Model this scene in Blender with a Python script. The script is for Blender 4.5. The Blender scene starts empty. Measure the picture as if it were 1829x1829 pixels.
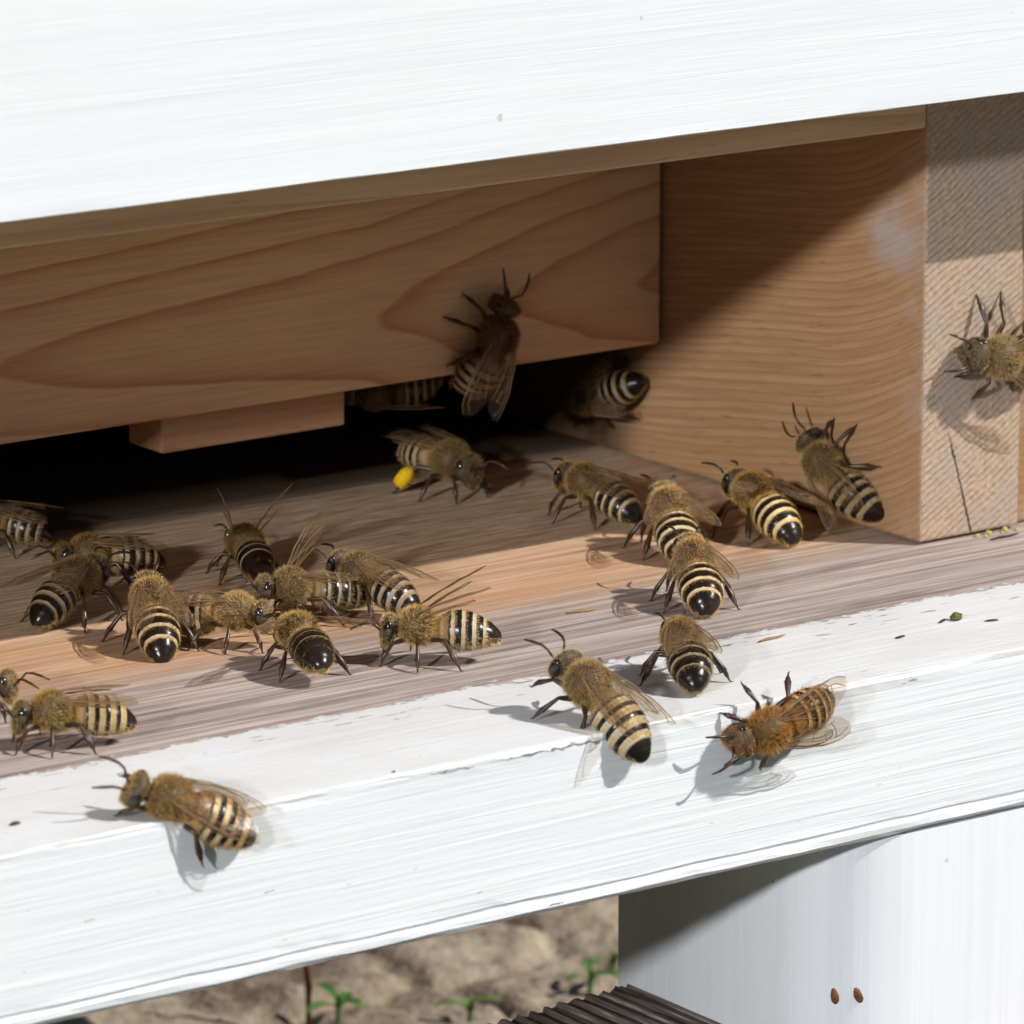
import bpy, math, random
import numpy as np
from mathutils import Vector, Matrix, noise

# ------------------------------------------------------------------ camera, sky, sun, exposure
S = bpy.context.scene
COL = S.collection
MM = 0.001                                   # everything below is written in millimetres
YAW, PIT = math.radians(36.1), math.radians(13.7)
CAM = Vector((-340.44, -400.1, 131.07))
Rv = Vector((math.cos(YAW), -math.sin(YAW), 0))
Fv = Vector((math.sin(YAW) * math.cos(PIT), math.cos(YAW) * math.cos(PIT), -math.sin(PIT)))
Uv = Rv.cross(Fv)
cd = bpy.data.cameras.new("camera")
cam = bpy.data.objects.new("camera", cd)
COL.objects.link(cam)
m = Matrix((Rv, Uv, -Fv)).transposed().to_4x4()
m.translation = CAM * MM
cam.matrix_world = m
cd.sensor_width = 36
cd.lens = 36 * 10000 / 1829
cd.clip_start, cd.clip_end = 0.05, 200
cd.dof.use_dof = True
cd.dof.focus_distance = 0.505
cd.dof.aperture_fstop = 80
S.camera = cam

SUN_DIR = Vector((1.0, -1.0, 1.255)).normalized()       # towards the sun
GLINT_DIR = Vector((-1.7, -1.0, 0.64)).normalized()     # towards the second bright patch low in the sky
W = bpy.data.worlds.new("World")
S.world = W
W.use_nodes = True
wt = W.node_tree
wt.nodes.clear()
wo = wt.nodes.new("ShaderNodeOutputWorld")
sky = wt.nodes.new("ShaderNodeTexSky")
sky.sky_type = 'NISHITA'
sky.sun_disc = False
sky.sun_elevation = math.asin(SUN_DIR.z)
sky.sun_rotation = math.atan2(SUN_DIR.x, SUN_DIR.y)
bg = wt.nodes.new("ShaderNodeBackground")
bg.inputs[1].default_value = 0.05
wt.links.new(sky.outputs[0], bg.inputs[0])
tc = wt.nodes.new("ShaderNodeTexCoord")
dot = wt.nodes.new("ShaderNodeVectorMath")
dot.operation = 'DOT_PRODUCT'
nrm = wt.nodes.new("ShaderNodeVectorMath")
nrm.operation = 'NORMALIZE'
wt.links.new(tc.outputs['Generated'], nrm.inputs[0])
wt.links.new(nrm.outputs[0], dot.inputs[0])
dot.inputs[1].default_value = GLINT_DIR
mr = wt.nodes.new("ShaderNodeMapRange")
mr.inputs['From Min'].default_value = math.cos(math.radians(1.5))
mr.inputs['From Max'].default_value = math.cos(math.radians(0.9))
mr.inputs['To Min'].default_value = 0
mr.inputs['To Max'].default_value = 1850
wt.links.new(dot.outputs['Value'], mr.inputs['Value'])
bg2 = wt.nodes.new("ShaderNodeBackground")
bg2.inputs[0].default_value = (0.97, 0.98, 1.0, 1)
wt.links.new(mr.outputs[0], bg2.inputs[1])
addw = wt.nodes.new("ShaderNodeAddShader")
wt.links.new(bg.outputs[0], addw.inputs[0])
wt.links.new(bg2.outputs[0], addw.inputs[1])
wt.links.new(addw.outputs[0], wo.inputs[0])
W.cycles.sampling_method = 'MANUAL'
W.cycles.sample_map_resolution = 2048

sl = bpy.data.lights.new("sun", 'SUN')
sl.energy = 5.0
sl.angle = math.radians(0.5)
sl.color = (1.0, 0.965, 0.91)
sun = bpy.data.objects.new("sun", sl)
COL.objects.link(sun)
sun.rotation_euler = SUN_DIR.to_track_quat('Z', 'Y').to_euler()
sun.location = (0.5, -0.5, 0.7)

S.view_settings.view_transform = 'Standard'
S.view_settings.look = 'None'
S.view_settings.exposure = -0.22
S.view_settings.gamma = 1
S.render.engine = 'CYCLES'
S.cycles.max_bounces = 10
S.cycles.transparent_max_bounces = 16
S.cycles.caustics_reflective = False
S.cycles.caustics_refractive = False

# ------------------------------------------------------------------ small helpers
def thing(o, label, cat, group=None, kind=None):
    o['label'] = label
    o['category'] = cat
    if group: o['group'] = group
    if kind: o['kind'] = kind
    return o

def empty(name, loc=(0, 0, 0), label=None, cat=None, group=None):
    o = bpy.data.objects.new(name, None)
    COL.objects.link(o)
    o.location = Vector(loc) * MM
    o.empty_display_size = 0.005
    if label: thing(o, label, cat, group)
    return o

def mesh_obj(name, verts, faces, mats, parent=None, smooth=False, mat_idx=None, mm=True):
    me = bpy.data.meshes.new(name)
    v = np.asarray(verts, dtype=float)
    if mm: v = v * MM
    me.from_pydata(v.tolist(), [], faces)
    for k in (mats if isinstance(mats, (list, tuple)) else [mats]): me.materials.append(k)
    if mat_idx is not None: me.polygons.foreach_set('material_index', mat_idx)
    if smooth: me.polygons.foreach_set('use_smooth', [True] * len(me.polygons))
    me.update()
    o = bpy.data.objects.new(name, me)
    COL.objects.link(o)
    if parent: o.parent = parent
    return o

def bevel(o, w, seg=2):
    b = o.modifiers.new('edge', 'BEVEL')
    b.width = w * MM
    b.segments = seg
    b.limit_method = 'ANGLE'
    return o

def box(name, x, y, z, mat, parent=None, bv=0.25):
    vs = [(a, b, c) for a in x for b in y for c in z]
    fs = [(0, 1, 3, 2), (4, 6, 7, 5), (0, 4, 5, 1), (2, 3, 7, 6), (0, 2, 6, 4), (1, 5, 7, 3)]
    o = mesh_obj(name, vs, fs, mat, parent)
    if bv: bevel(o, bv)
    return o

def extrude_x(name, prof, xs, mat, parent=None, jit=0.0, seed=0, smooth=False, fixed=()):
    """prof: closed list of (y, z); xs: stations along x; jit: small waviness of the cut edges"""
    n = len(prof)
    vs, fs = [], []
    for i, x in enumerate(xs):
        for j, (y, z) in enumerate(prof):
            k = jit * (1 if 0 < i < len(xs) - 1 and (y, z) not in fixed else 0)
            dy = k * noise.noise((x * 0.11, j * 7.3 + seed, 1.0)) + 0.5 * k * noise.noise((x * 0.6, j * 3.1 + seed, 5.0))
            dz = k * noise.noise((x * 0.13, j * 5.7 + seed, 9.0)) + 0.5 * k * noise.noise((x * 0.7, j * 2.3 + seed, 3.0))
            vs.append((x, y + dy, z + dz))
    for i in range(len(xs) - 1):
        for j in range(n):
            a, b = i * n + j, i * n + (j + 1) % n
            fs.append((a, b, b + n, a + n))
    fs.append(tuple(range(n - 1, -1, -1)))
    fs.append(tuple(range((len(xs) - 1) * n, len(xs) * n)))
    return mesh_obj(name, vs, fs, mat, parent, smooth)

# ------------------------------------------------------------------ material helpers
class NT:
    def __init__(s, name):
        s.m = bpy.data.materials.new(name)
        s.m.use_nodes = True
        s.t = s.m.node_tree
        s.b = s.t.nodes['Principled BSDF']
        s.out = s.t.nodes['Material Output']
    def n(s, typ, **kw):
        nd = s.t.nodes.new('ShaderNode' + typ)
        for k, v in kw.items(): setattr(nd, k, v)
        return nd
    def set(s, sock, v):
        if v is None: return
        if isinstance(v, bpy.types.NodeSocket): s.t.links.new(v, sock)
        elif isinstance(v, (tuple, list)) and len(v) == 3 and sock.type == 'RGBA': sock.default_value = (*v, 1)
        else: sock.default_value = v
    def math(s, op, a, b=None, c=None, clamp=False):
        nd = s.n('Math', operation=op, use_clamp=clamp)
        for i, v in enumerate((a, b, c)): s.set(nd.inputs[i], v)
        return nd.outputs[0]
    def pos(s):
        """object coordinates in millimetres -> x, y, z sockets and the vector"""
        t = s.n('TexCoord')
        v = s.n('VectorMath', operation='SCALE')
        s.t.links.new(t.outputs['Object'], v.inputs[0])
        v.inputs['Scale'].default_value = 1000
        sp = s.n('SeparateXYZ')
        s.t.links.new(v.outputs[0], sp.inputs[0])
        return sp.outputs[0], sp.outputs[1], sp.outputs[2], v.outputs[0]
    def vec(s, x, y, z):
        c = s.n('CombineXYZ')
        for i, v in enumerate((x, y, z)): s.set(c.inputs[i], v)
        return c.outputs[0]
    def scale(s, v, f):
        mp = s.n('VectorMath', operation='MULTIPLY')
        s.set(mp.inputs[0], v)
        mp.inputs[1].default_value = f
        return mp.outputs[0]
    def noise(s, v, scale=1, detail=4, rough=0.55, dist=0.0):
        nd = s.n('TexNoise')
        s.set(nd.inputs['Vector'], v)
        nd.inputs['Scale'].default_value = scale
        nd.inputs['Detail'].default_value = detail
        nd.inputs['Roughness'].default_value = rough
        nd.inputs['Distortion'].default_value = dist
        return nd.outputs['Fac']
    def smooth(s, v, a, b, lo=0.0, hi=1.0):
        nd = s.n('MapRange', interpolation_type='SMOOTHSTEP')
        s.set(nd.inputs['Value'], v)
        s.set(nd.inputs['From Min'], a); s.set(nd.inputs['From Max'], b)
        nd.inputs['To Min'].default_value = lo; nd.inputs['To Max'].default_value = hi
        return nd.outputs[0]
    def mix(s, f, a, b, mode='MIX'):
        nd = s.n('Mix', data_type='RGBA', blend_type=mode)
        s.set(nd.inputs['Factor'], f)
        s.set(nd.inputs['A'] if False else nd.inputs[6], a)
        s.set(nd.inputs[7], b)
        return nd.outputs[2]
    def ramp(s, f, stops):
        nd = s.n('ValToRGB')
        s.set(nd.inputs[0], f)
        e = nd.color_ramp.elements
        while len(e) < len(stops): e.new(0.5)
        for el, (p, c) in zip(e, stops):
            el.position = p
            el.color = (*c, 1)
        return nd.outputs[0]
    def bump(s, h, dist, strength=1.0, prev=None):
        nd = s.n('Bump')
        s.set(nd.inputs['Height'], h)
        nd.inputs['Distance'].default_value = dist * MM
        nd.inputs['Strength'].default_value = strength
        if prev is not None: s.set(nd.inputs['Normal'], prev)
        return nd.outputs[0]
    def fin(s, color, rough=0.6, normal=None, spec=0.3):
        s.set(s.b.inputs['Base Color'], color)
        s.set(s.b.inputs['Roughness'], rough)
        s.b.inputs['Specular IOR Level'].default_value = spec
        if normal is not None: s.set(s.b.inputs['Normal'], normal)
        return s.m

def paint(name, axis, dirt=0.0):
    """white brushed paint over softwood, the grain running along one axis"""
    t = NT(name)
    x, y, z, v = t.pos()
    j = t.math('MULTIPLY', t.math('SUBTRACT', t.noise(t.vec(*[0.0 if k == axis else q for k, q in enumerate((x, y, z))]), 1.1, 2, 0.5), 0.5), 160.0)
    v0 = v
    v = t.vec(*[t.math('ADD', q, j) if k == axis else q for k, q in enumerate((x, y, z))])
    f = [0.9, 0.9, 0.9]
    f[axis] = 0.035
    g1 = t.noise(t.scale(v, f), 1.0, 5, 0.6)
    f2 = [2.6, 2.6, 2.6]
    f2[axis] = 0.16
    g2 = t.noise(t.scale(v, f2), 1.0, 3, 0.6)
    v = v0
    big = t.noise(v, 0.03, 3, 0.5)
    c = t.ramp(g1, [(0.25, (0.725, 0.748, 0.785)), (0.5, (0.77, 0.793, 0.825)), (0.75, (0.80, 0.818, 0.845))])
    c = t.mix(t.smooth(g2, 0.66, 0.80, 0, 0.7), c, (0.66, 0.68, 0.715))
    c = t.mix(t.smooth(big, 0.45, 0.75, 0, 0.25), c, (0.76, 0.755, 0.73))
    spk = t.noise(v, 0.55, 2, 0.5)
    c = t.mix(t.smooth(spk, 0.765, 0.79, 0, 0.5), c, (0.36, 0.33, 0.30))
    n = t.bump(g1, 0.08, 0.45)
    n = t.bump(g2, 0.04, 0.5, n)
    return t.fin(c, 0.42, n, 0.35)

M_panel = paint('white_paint_panel', 0)
M_leg = paint('white_paint_leg', 2)

def floor_mat():
    t = NT('bare_and_painted_landing_board')
    x, y, z, v = t.pos()
    j = t.math('MULTIPLY', t.math('SUBTRACT', t.noise(t.vec(0.0, y, z), 1.3, 2, 0.5), 0.5), 120.0)
    v0 = v
    v = t.vec(t.math('ADD', x, j), y, z)
    g1 = t.noise(t.scale(v, (0.03, 1.0, 1.0)), 1.0, 5, 0.62)
    g2 = t.noise(t.scale(v, (0.14, 3.2, 3.2)), 1.0, 4, 0.6)
    patch = t.noise(t.scale(v0, (0.02, 0.09, 0.1)), 1.0, 3, 0.5)
    fib = t.noise(t.scale(v, (0.30, 3.0, 3.0)), 1.0, 3, 0.55)
    wood = t.ramp(t.math('ADD', t.math('MULTIPLY', g1, 0.75), t.math('MULTIPLY', g2, 0.25)),
                  [(0.33, (0.25, 0.14, 0.08)), (0.43, (0.46, 0.285, 0.17)), (0.54, (0.60, 0.39, 0.245)), (0.68, (0.70, 0.49, 0.325))])
    red = t.smooth(t.math('ADD', patch, t.smooth(y, -14, 12, -0.14, 0.03)), 0.50, 0.64, 0, 0.8)
    wood = t.mix(red, wood, t.mix(g1, (0.42, 0.19, 0.085), (0.62, 0.38, 0.21)))
    # weathered grey towards the paint and in drifting patches
    gy = t.math('ADD', t.smooth(y, 15.0, -6.0, 0.05, 0.95), t.math('MULTIPLY', t.math('SUBTRACT', g1, 0.5), 1.3))
    grey = t.mix(t.smooth(t.math('ADD', t.math('MULTIPLY', g1, 0.6), t.math('MULTIPLY', g2, 0.4)), 0.36, 0.66), (0.20, 0.17, 0.165), (0.64, 0.55, 0.52))
    stk = t.math('MULTIPLY', t.smooth(y, -9, -14), t.smooth(t.noise(t.scale(v0, (0.035, 0.8, 0.8)), 1.0, 4, 0.6), 0.52, 0.66))
    grey = t.mix(t.math('MULTIPLY', stk, 0.8), grey, (0.17, 0.15, 0.15))
    wood = t.mix(t.math('MULTIPLY', t.smooth(gy, 0.15, 0.85), 0.85), wood, grey)
    # trodden inner zone: fibrous, stronger streaks
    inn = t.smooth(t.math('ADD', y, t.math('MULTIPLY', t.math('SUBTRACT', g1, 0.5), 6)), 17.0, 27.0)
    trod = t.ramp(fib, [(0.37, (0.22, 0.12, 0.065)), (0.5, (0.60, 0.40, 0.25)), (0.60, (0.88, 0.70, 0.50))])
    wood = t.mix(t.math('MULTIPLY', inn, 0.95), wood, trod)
    wood = t.mix(t.smooth(t.math('ADD', y, t.math('MULTIPLY', t.math('SUBTRACT', g1, 0.5), 7)), 49.0, 55.0, 0, 0.88), wood, (0.045, 0.028, 0.018))  # deep floor darkened: shade of the entrance slot painted into the wood
    wood = t.mix(t.smooth(fib, 0.64, 0.72, 0, 0.35), wood, (0.62, 0.50, 0.40))
    # the paint: ragged brush edge, grey dirt on the flat, chips
    e = t.noise(t.scale(v0, (0.10, 0.25, 0.25)), 1.0, 5, 0.65)
    e2 = t.noise(t.scale(v0, (0.9, 1.6, 1.6)), 1.0, 3, 0.6)
    edge = t.math('ADD', y, t.math('ADD', t.math('MULTIPLY', t.math('SUBTRACT', e, 0.5), 4.6), t.math('MULTIPLY', t.math('SUBTRACT', e2, 0.5), 2.8)))
    e3 = t.noise(t.scale(v0, (0.5, 5.0, 5.0)), 1.0, 2, 0.5)
    edge = t.math('ADD', edge, t.math('MULTIPLY', t.math('SUBTRACT', e3, 0.5), 2.2))
    isp = t.smooth(edge, -16.15, -16.3)
    chip = t.noise(t.scale(v0, (0.22, 1.3, 1.3)), 1.0, 4, 0.6)
    near = t.smooth(y, -26.0, -17.0, 0.0, 0.10)
    isp = t.math('MULTIPLY', isp, t.smooth(t.math('ADD', chip, near), 0.745, 0.725))
    flat0 = t.smooth(z, -1.2, -0.15)
    p1 = t.noise(t.scale(v, (0.04, 1.2, 1.2)), 1.0, 5, 0.6)
    p2 = t.noise(t.scale(v, (0.22, 3.0, 3.0)), 1.0, 3, 0.6)
    pc = t.ramp(p1, [(0.28, (0.72, 0.742, 0.77)), (0.5, (0.765, 0.787, 0.815)), (0.75, (0.80, 0.818, 0.84))])
    pc = t.mix(t.math('MULTIPLY', t.smooth(p2, 0.62, 0.76, 0, 0.8), t.math('ADD', 0.22, t.math('MULTIPLY', flat0, 0.78))), pc, (0.58, 0.59, 0.61))
    ochre = t.noise(v0, 0.33, 3, 0.6)
    pc = t.mix(t.smooth(ochre, 0.72, 0.80, 0, 0.45), pc, (0.62, 0.55, 0.36))
    nick = t.noise(t.scale(v0, (0.5, 2.4, 2.4)), 1.0, 3, 0.6)
    pc = t.mix(t.smooth(nick, 0.735, 0.755, 0, 0.8), pc, (0.20, 0.17, 0.14))
    dirt = t.noise(t.scale(v0, (0.05, 0.12, 0.3)), 1.0, 5, 0.6)
    flat = t.smooth(z, -1.2, -0.15)
    pc = t.mix(t.math('MULTIPLY', flat, t.smooth(dirt, 0.30, 0.66, 0.12, 0.6)), pc, (0.63, 0.63, 0.615))
    # the hairline crack along the front arris
    cl = t.math('ABSOLUTE', t.math('ADD', t.math('ADD', z, 0.62), t.math('MULTIPLY', t.math('SUBTRACT', e2, 0.5), 1.1)))
    ck = t.math('MULTIPLY', t.smooth(cl, 0.12, 0.04), t.math('MULTIPLY', t.smooth(x, -92, -84), t.smooth(x, -58, -63)))
    ck = t.math('MULTIPLY', ck, t.smooth(e, 0.40, 0.52, 0.1, 0.85))
    pc = t.mix(ck, pc, (0.10, 0.09, 0.08))
    c = t.mix(isp, wood, pc)
    hw = t.math('ADD', t.math('MULTIPLY', g2, 0.5), t.math('MULTIPLY', fib, 0.5))
    h = t.math('ADD', t.math('MULTIPLY', isp, 1.1), t.math('ADD', t.math('MULTIPLY', hw, t.math('SUBTRACT', 1.15, isp)), t.math('MULTIPLY', t.math('MULTIPLY', p1, isp), 0.6)))
    n = t.bump(h, 0.2, 0.9)
    n = t.bump(p2, 0.03, 0.5, n)
    return t.fin(c, t.math('SUBTRACT', 0.75, t.math('MULTIPLY', isp, 0.3)), n, 0.25)
M_floor = floor_mat()

def pine_mat():
    """plain-sawn pine: cathedral arches opening to the right"""
    t = NT('pine_board_with_cathedral_grain')
    x, y, z, v = t.pos()
    w1 = t.noise(t.scale(v, (0.022, 0.05, 0.10)), 1.0, 3, 0.5)
    w2 = t.noise(t.scale(v, (0.05, 0.2, 0.35)), 1.0, 2, 0.5)
    dz = t.math('ABSOLUTE', t.math('SUBTRACT', t.math('ADD', z, t.math('MULTIPLY', t.math('SUBTRACT', w2, 0.5), 0.35)), 19.9))
    xx = t.math('ADD', t.math('ADD', x, 37.2), t.math('MULTIPLY', t.math('SUBTRACT', w1, 0.5), 7))
    sx = t.math('ADD', t.math('DIVIDE', t.math('MAXIMUM', xx, 0.0), 17.0), t.math('DIVIDE', t.math('MINIMUM', xx, 0.0), 41.0))
    ph = t.math('SUBTRACT', sx, t.math('POWER', t.math('DIVIDE', dz, 6.0), 1.5))
    ph = t.math('ADD', ph, t.math('MULTIPLY', t.math('SUBTRACT', w1, 0.5), 0.7))
    fr = t.math('FRACT', t.math('ADD', ph, 20.0))
    late = t.math('POWER', t.math('SUBTRACT', 1.0, fr), 7.0)
    late = t.math('MULTIPLY', late, t.smooth(fr, 0.0, 0.06))
    fb_ = t.noise(t.scale(v, (0.06, 3.0, 4.5)), 1.0, 3, 0.6)
    late = t.math('MULTIPLY', late, t.smooth(fb_, 0.30, 0.58, 0.5, 1.0))
    band = t.math('POWER', t.math('SUBTRACT', 1.0, fr), 2.2)
    fine = t.noise(t.scale(v, (0.10, 2.0, 2.6)), 1.0, 4, 0.6)
    c = t.ramp(fine, [(0.3, (0.64, 0.40, 0.225)), (0.6, (0.77, 0.51, 0.30))])
    c = t.mix(t.smooth(fb_, 0.58, 0.72, 0, 0.35), c, (0.38, 0.20, 0.11))
    c = t.mix(t.math('MULTIPLY', band, 0.55), c, (0.55, 0.275, 0.135))
    c = t.mix(t.math('MULTIPLY', late, 0.9), c, (0.36, 0.10, 0.04))
    big = t.noise(v, 0.035, 3, 0.5)
    c = t.mix(t.smooth(big, 0.4, 0.7, 0, 0.3), c, (0.50, 0.33, 0.22))
    n = t.bump(fine, 0.04, 0.5)
    return t.fin(c, 0.55, n, 0.3)
M_pine = pine_mat()

def raw_mat(name, c1, c2, c3, grain, freq=1.0, stain_and_shade=False):
    """raw softwood with close straight grain; grain = 'x' or 'y'"""
    t = NT(name)
    x, y, z, v = t.pos()
    w = t.noise(t.scale(v, (0.03, 0.022, 0.10)), 1.0, 2, 0.4)
    if grain == 'y':
        q = t.math('ADD', z, t.math('MULTIPLY', y, 0.13))
        q = t.math('ADD', q, t.math('MULTIPLY', t.math('POWER', t.math('MAXIMUM', t.math('SUBTRACT', 16, y), 0.0), 2.0), -0.014))
        sv = t.scale(t.vec(x, y, q), (1.0, 0.06, 1.0))
        fv = t.scale(t.vec(x, y, q), (2.0, 0.22, 3.0))
    else:
        q = t.math('ADD', z, t.math('MULTIPLY', x, 0.02))
        sv = t.scale(v, (0.04, 1.0, 1.0))
        fv = t.scale(v, (0.2, 3.0, 3.0))
    q = t.math('ADD', q, t.math('MULTIPLY', t.math('SUBTRACT', w, 0.5), 3.0))
    fr = t.math('FRACT', t.math('MULTIPLY', q, freq))
    late = t.math('MULTIPLY', t.math('POWER', fr, 4.0), t.smooth(fr, 1.0, 0.93))
    g = t.noise(sv, 1.0, 4, 0.6)
    g2 = t.noise(fv, 1.0, 3, 0.6)
    c = t.ramp(g, [(0.32, c2), (0.62, c1)])
    c = t.mix(t.math('MULTIPLY', late, t.smooth(g, 0.3, 0.7, 0.2, 0.75)), c, c3)
    c = t.mix(t.smooth(g2, 0.58, 0.75, 0, 0.6), c, c3)
    if stain_and_shade:
        # a bleached grey weather patch at the outer upper corner, and a greyer outer edge
        p = t.noise(t.scale(v, (0.1, 0.25, 0.25)), 1.0, 4, 0.6)
        dy = t.math('DIVIDE', t.math('SUBTRACT', y, 4.5), 5.0)
        dz = t.math('DIVIDE', t.math('SUBTRACT', z, 29.5), 4.2)
        d = t.math('SQRT', t.math('ADD', t.math('MULTIPLY', dy, dy), t.math('MULTIPLY', dz, dz)))
        d = t.math('ADD', d, t.math('MULTIPLY', t.math('SUBTRACT', p, 0.5), 1.6))
        c = t.mix(t.smooth(d, 1.15, 0.2, 0, 0.6), c, t.mix(g2, (0.30, 0.27, 0.26), (0.52, 0.49, 0.48)))
        c = t.mix(t.math('MULTIPLY', t.smooth(y, 5.0, 0.0), t.smooth(p, 0.4, 0.65, 0, 0.5)), c, (0.42, 0.33, 0.28))
    if stain_and_shade: c = t.mix(t.smooth(t.math('ADD', y, t.math('MULTIPLY', t.math('SUBTRACT', g, 0.5), 6)), 43.0, 50.0, 0, 0.85), c, (0.05, 0.03, 0.018))  # inner end darkened, the recess shade put into its colour
    n = t.bump(g2, 0.05, 0.6)
    return t.fin(c, 0.62, n, 0.25)
M_cheek = raw_mat('raw_block_side_grain', (0.44, 0.265, 0.14), (0.34, 0.19, 0.095), (0.16, 0.07, 0.028), 'y', 1.15, True)
M_rail = raw_mat('raw_rail_wood', (0.66, 0.42, 0.26), (0.54, 0.32, 0.19), (0.34, 0.18, 0.10), 'x', 0.4)
M_bar = raw_mat('raw_reducer_wood', (0.50, 0.29, 0.16), (0.42, 0.22, 0.11), (0.30, 0.14, 0.07), 'x', 0.5)
M_inner = raw_mat('dark_inner_wood', (0.10, 0.065, 0.04), (0.08, 0.05, 0.03), (0.05, 0.03, 0.02), 'x', 0.4)  # very dark brown wood for the inner walls and ceiling

def grain_mat():
    t = NT('sawn_end_grain')
    x, y, z, v = t.pos()
    w = t.noise(v, 0.10, 1, 0.4)
    s = t.math('SUBTRACT', t.math('MULTIPLY', z, 0.86), t.math('MULTIPLY', x, 0.52))
    s = t.math('ADD', s, t.math('MULTIPLY', t.math('SUBTRACT', w, 0.5), 2.2))
    fr = t.math('FRACT', t.math('MULTIPLY', s, 1.55))
    late = t.math('MULTIPLY', t.math('POWER', fr, 2.2), t.smooth(fr, 1.0, 0.8))
    late = t.math('MULTIPLY', late, t.smooth(t.noise(v, 0.9, 2, 0.5), 0.3, 0.65, 0.25, 1.0))
    fib = t.noise(v, 1.9, 5, 0.72)
    blot = t.noise(v, 0.16, 3, 0.55)
    c = t.ramp(fib, [(0.3, (0.32, 0.225, 0.155)), (0.7, (0.57, 0.43, 0.32))])
    c = t.mix(t.math('MULTIPLY', late, 0.85), c, (0.17, 0.10, 0.065))
    c = t.mix(t.smooth(blot, 0.42, 0.66, 0, 0.6), c, t.mix(fib, (0.25, 0.20, 0.17), (0.46, 0.39, 0.34)))
    # drying check running down the face
    cx = t.math('ABSOLUTE', t.math('SUBTRACT', x, t.math('ADD', 6.6, t.math('ADD', t.math('MULTIPLY', z, -0.30), t.math('MULTIPLY', t.math('SUBTRACT', fib, 0.5), 0.8)))))
    ck = t.math('MULTIPLY', t.smooth(cx, 0.2, 0.05), t.smooth(z, 11.5, 9.0))
    c = t.mix(ck, c, (0.06, 0.04, 0.03))
    h = t.math('ADD', t.math('MULTIPLY', fib, 0.6), t.math('MULTIPLY', late, -0.5))
    n = t.bump(h, 0.22, 0.9)
    return t.fin(c, 0.8, n, 0.15)
M_grain = grain_mat()

def flat_mat(name, c, rough=0.6, spec=0.3, var=0.25, scale=1.0, bmp=0.05):
    t = NT(name)
    x, y, z, v = t.pos()
    g = t.noise(v, scale, 4, 0.6)
    d = tuple(k * (1 - var) for k in c)
    e = tuple(min(1, k * (1 + var)) for k in c)
    col = t.ramp(g, [(0.3, d), (0.7, e)])
    n = t.bump(g, bmp, 0.6) if bmp else None
    return t.fin(col, rough, n, spec)
M_rust = flat_mat('rusty_nail', (0.15, 0.06, 0.025), 0.7, 0.3, 0.5, 2.0)
def deck_mat():
    t = NT('dark_weathered_decking')
    x, y, z, v = t.pos()
    g = t.noise(t.scale(v, (1.4, 0.09, 1.0)), 1.0, 5, 0.65)
    c = t.ramp(g, [(0.33, (0.03, 0.02, 0.017)), (0.46, (0.085, 0.064, 0.055)), (0.58, (0.16, 0.13, 0.115)), (0.70, (0.38, 0.34, 0.31))])
    return t.fin(c, 0.8, t.bump(g, 0.3, 0.8), 0.2)
M_deck = deck_mat()
M_wax = flat_mat('wax_crumb', (0.50, 0.38, 0.12), 0.5, 0.4, 0.4, 2.0)
M_moss = flat_mat('moss_crumb', (0.10, 0.115, 0.03), 0.8, 0.2, 0.5, 3.0)
M_dark = flat_mat('dark_speck', (0.05, 0.045, 0.035), 0.7, 0.2, 0.5, 3.0)
M_splint = flat_mat('plant_splinter', (0.30, 0.19, 0.09), 0.7, 0.2, 0.4, 1.0)
M_twig = flat_mat('twig_bark', (0.17, 0.07, 0.045), 0.7, 0.2, 0.4, 0.6)
M_roof = flat_mat('roof_felt', (0.25, 0.25, 0.25), 0.8, 0.2, 0.2, 0.3)

def soil_mat():
    t = NT('dry_garden_soil')
    x, y, z, v = t.pos()
    a = t.noise(v, 0.035, 6, 0.6)
    b = t.noise(v, 0.35, 5, 0.65)
    c = t.ramp(t.math('ADD', t.math('MULTIPLY', a, 0.6), t.math('MULTIPLY', b, 0.4)),
               [(0.32, (0.10, 0.065, 0.045)), (0.45, (0.30, 0.235, 0.175)), (0.58, (0.47, 0.39, 0.30)), (0.75, (0.58, 0.50, 0.41))])
    dark_surround = t.math('MAXIMUM', t.smooth(t.math('ADD', y, t.math('MULTIPLY', a, 60)), 10, -60), t.smooth(t.math('ADD', y, t.math('MULTIPLY', a, 120)), 380, 520))  # unseen surround added as dark green, cutting light bounced onto the hive
    dark_surround = t.math('MAXIMUM', dark_surround, t.smooth(t.math('ADD', x, t.math('MULTIPLY', a, -60)), -160, -230))
    c = t.mix(dark_surround, c, t.mix(b, (0.025, 0.04, 0.012), (0.075, 0.10, 0.035)))
    n = t.bump(b, 1.5, 0.9)
    return t.fin(c, 0.9, n, 0.1)
M_soil = soil_mat()

def leaf_mat():
    t = NT('green_seedling_leaf')
    x, y, z, v = t.pos()
    g = t.noise(v, 0.3, 3, 0.5)
    c = t.ramp(g, [(0.3, (0.04, 0.11, 0.02)), (0.55, (0.10, 0.21, 0.045)), (0.75, (0.24, 0.33, 0.12))])
    return t.fin(c, 0.5, None, 0.4)
M_leaf = leaf_mat()

# ------------------------------------------------------------------ ground and far setting
def axis_pts(fine0, fine1, step, far):
    a = list(np.arange(fine0, fine1 + 0.1, step))
    k, o = step, []
    p = fine1
    while p < far:
        k *= 1.6
        p += k
        o.append(p)
    k, q = step, []
    p = fine0
    while p > -far:
        k *= 1.6
        p -= k
        q.append(p)
    return q[::-1] + a + o

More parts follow.
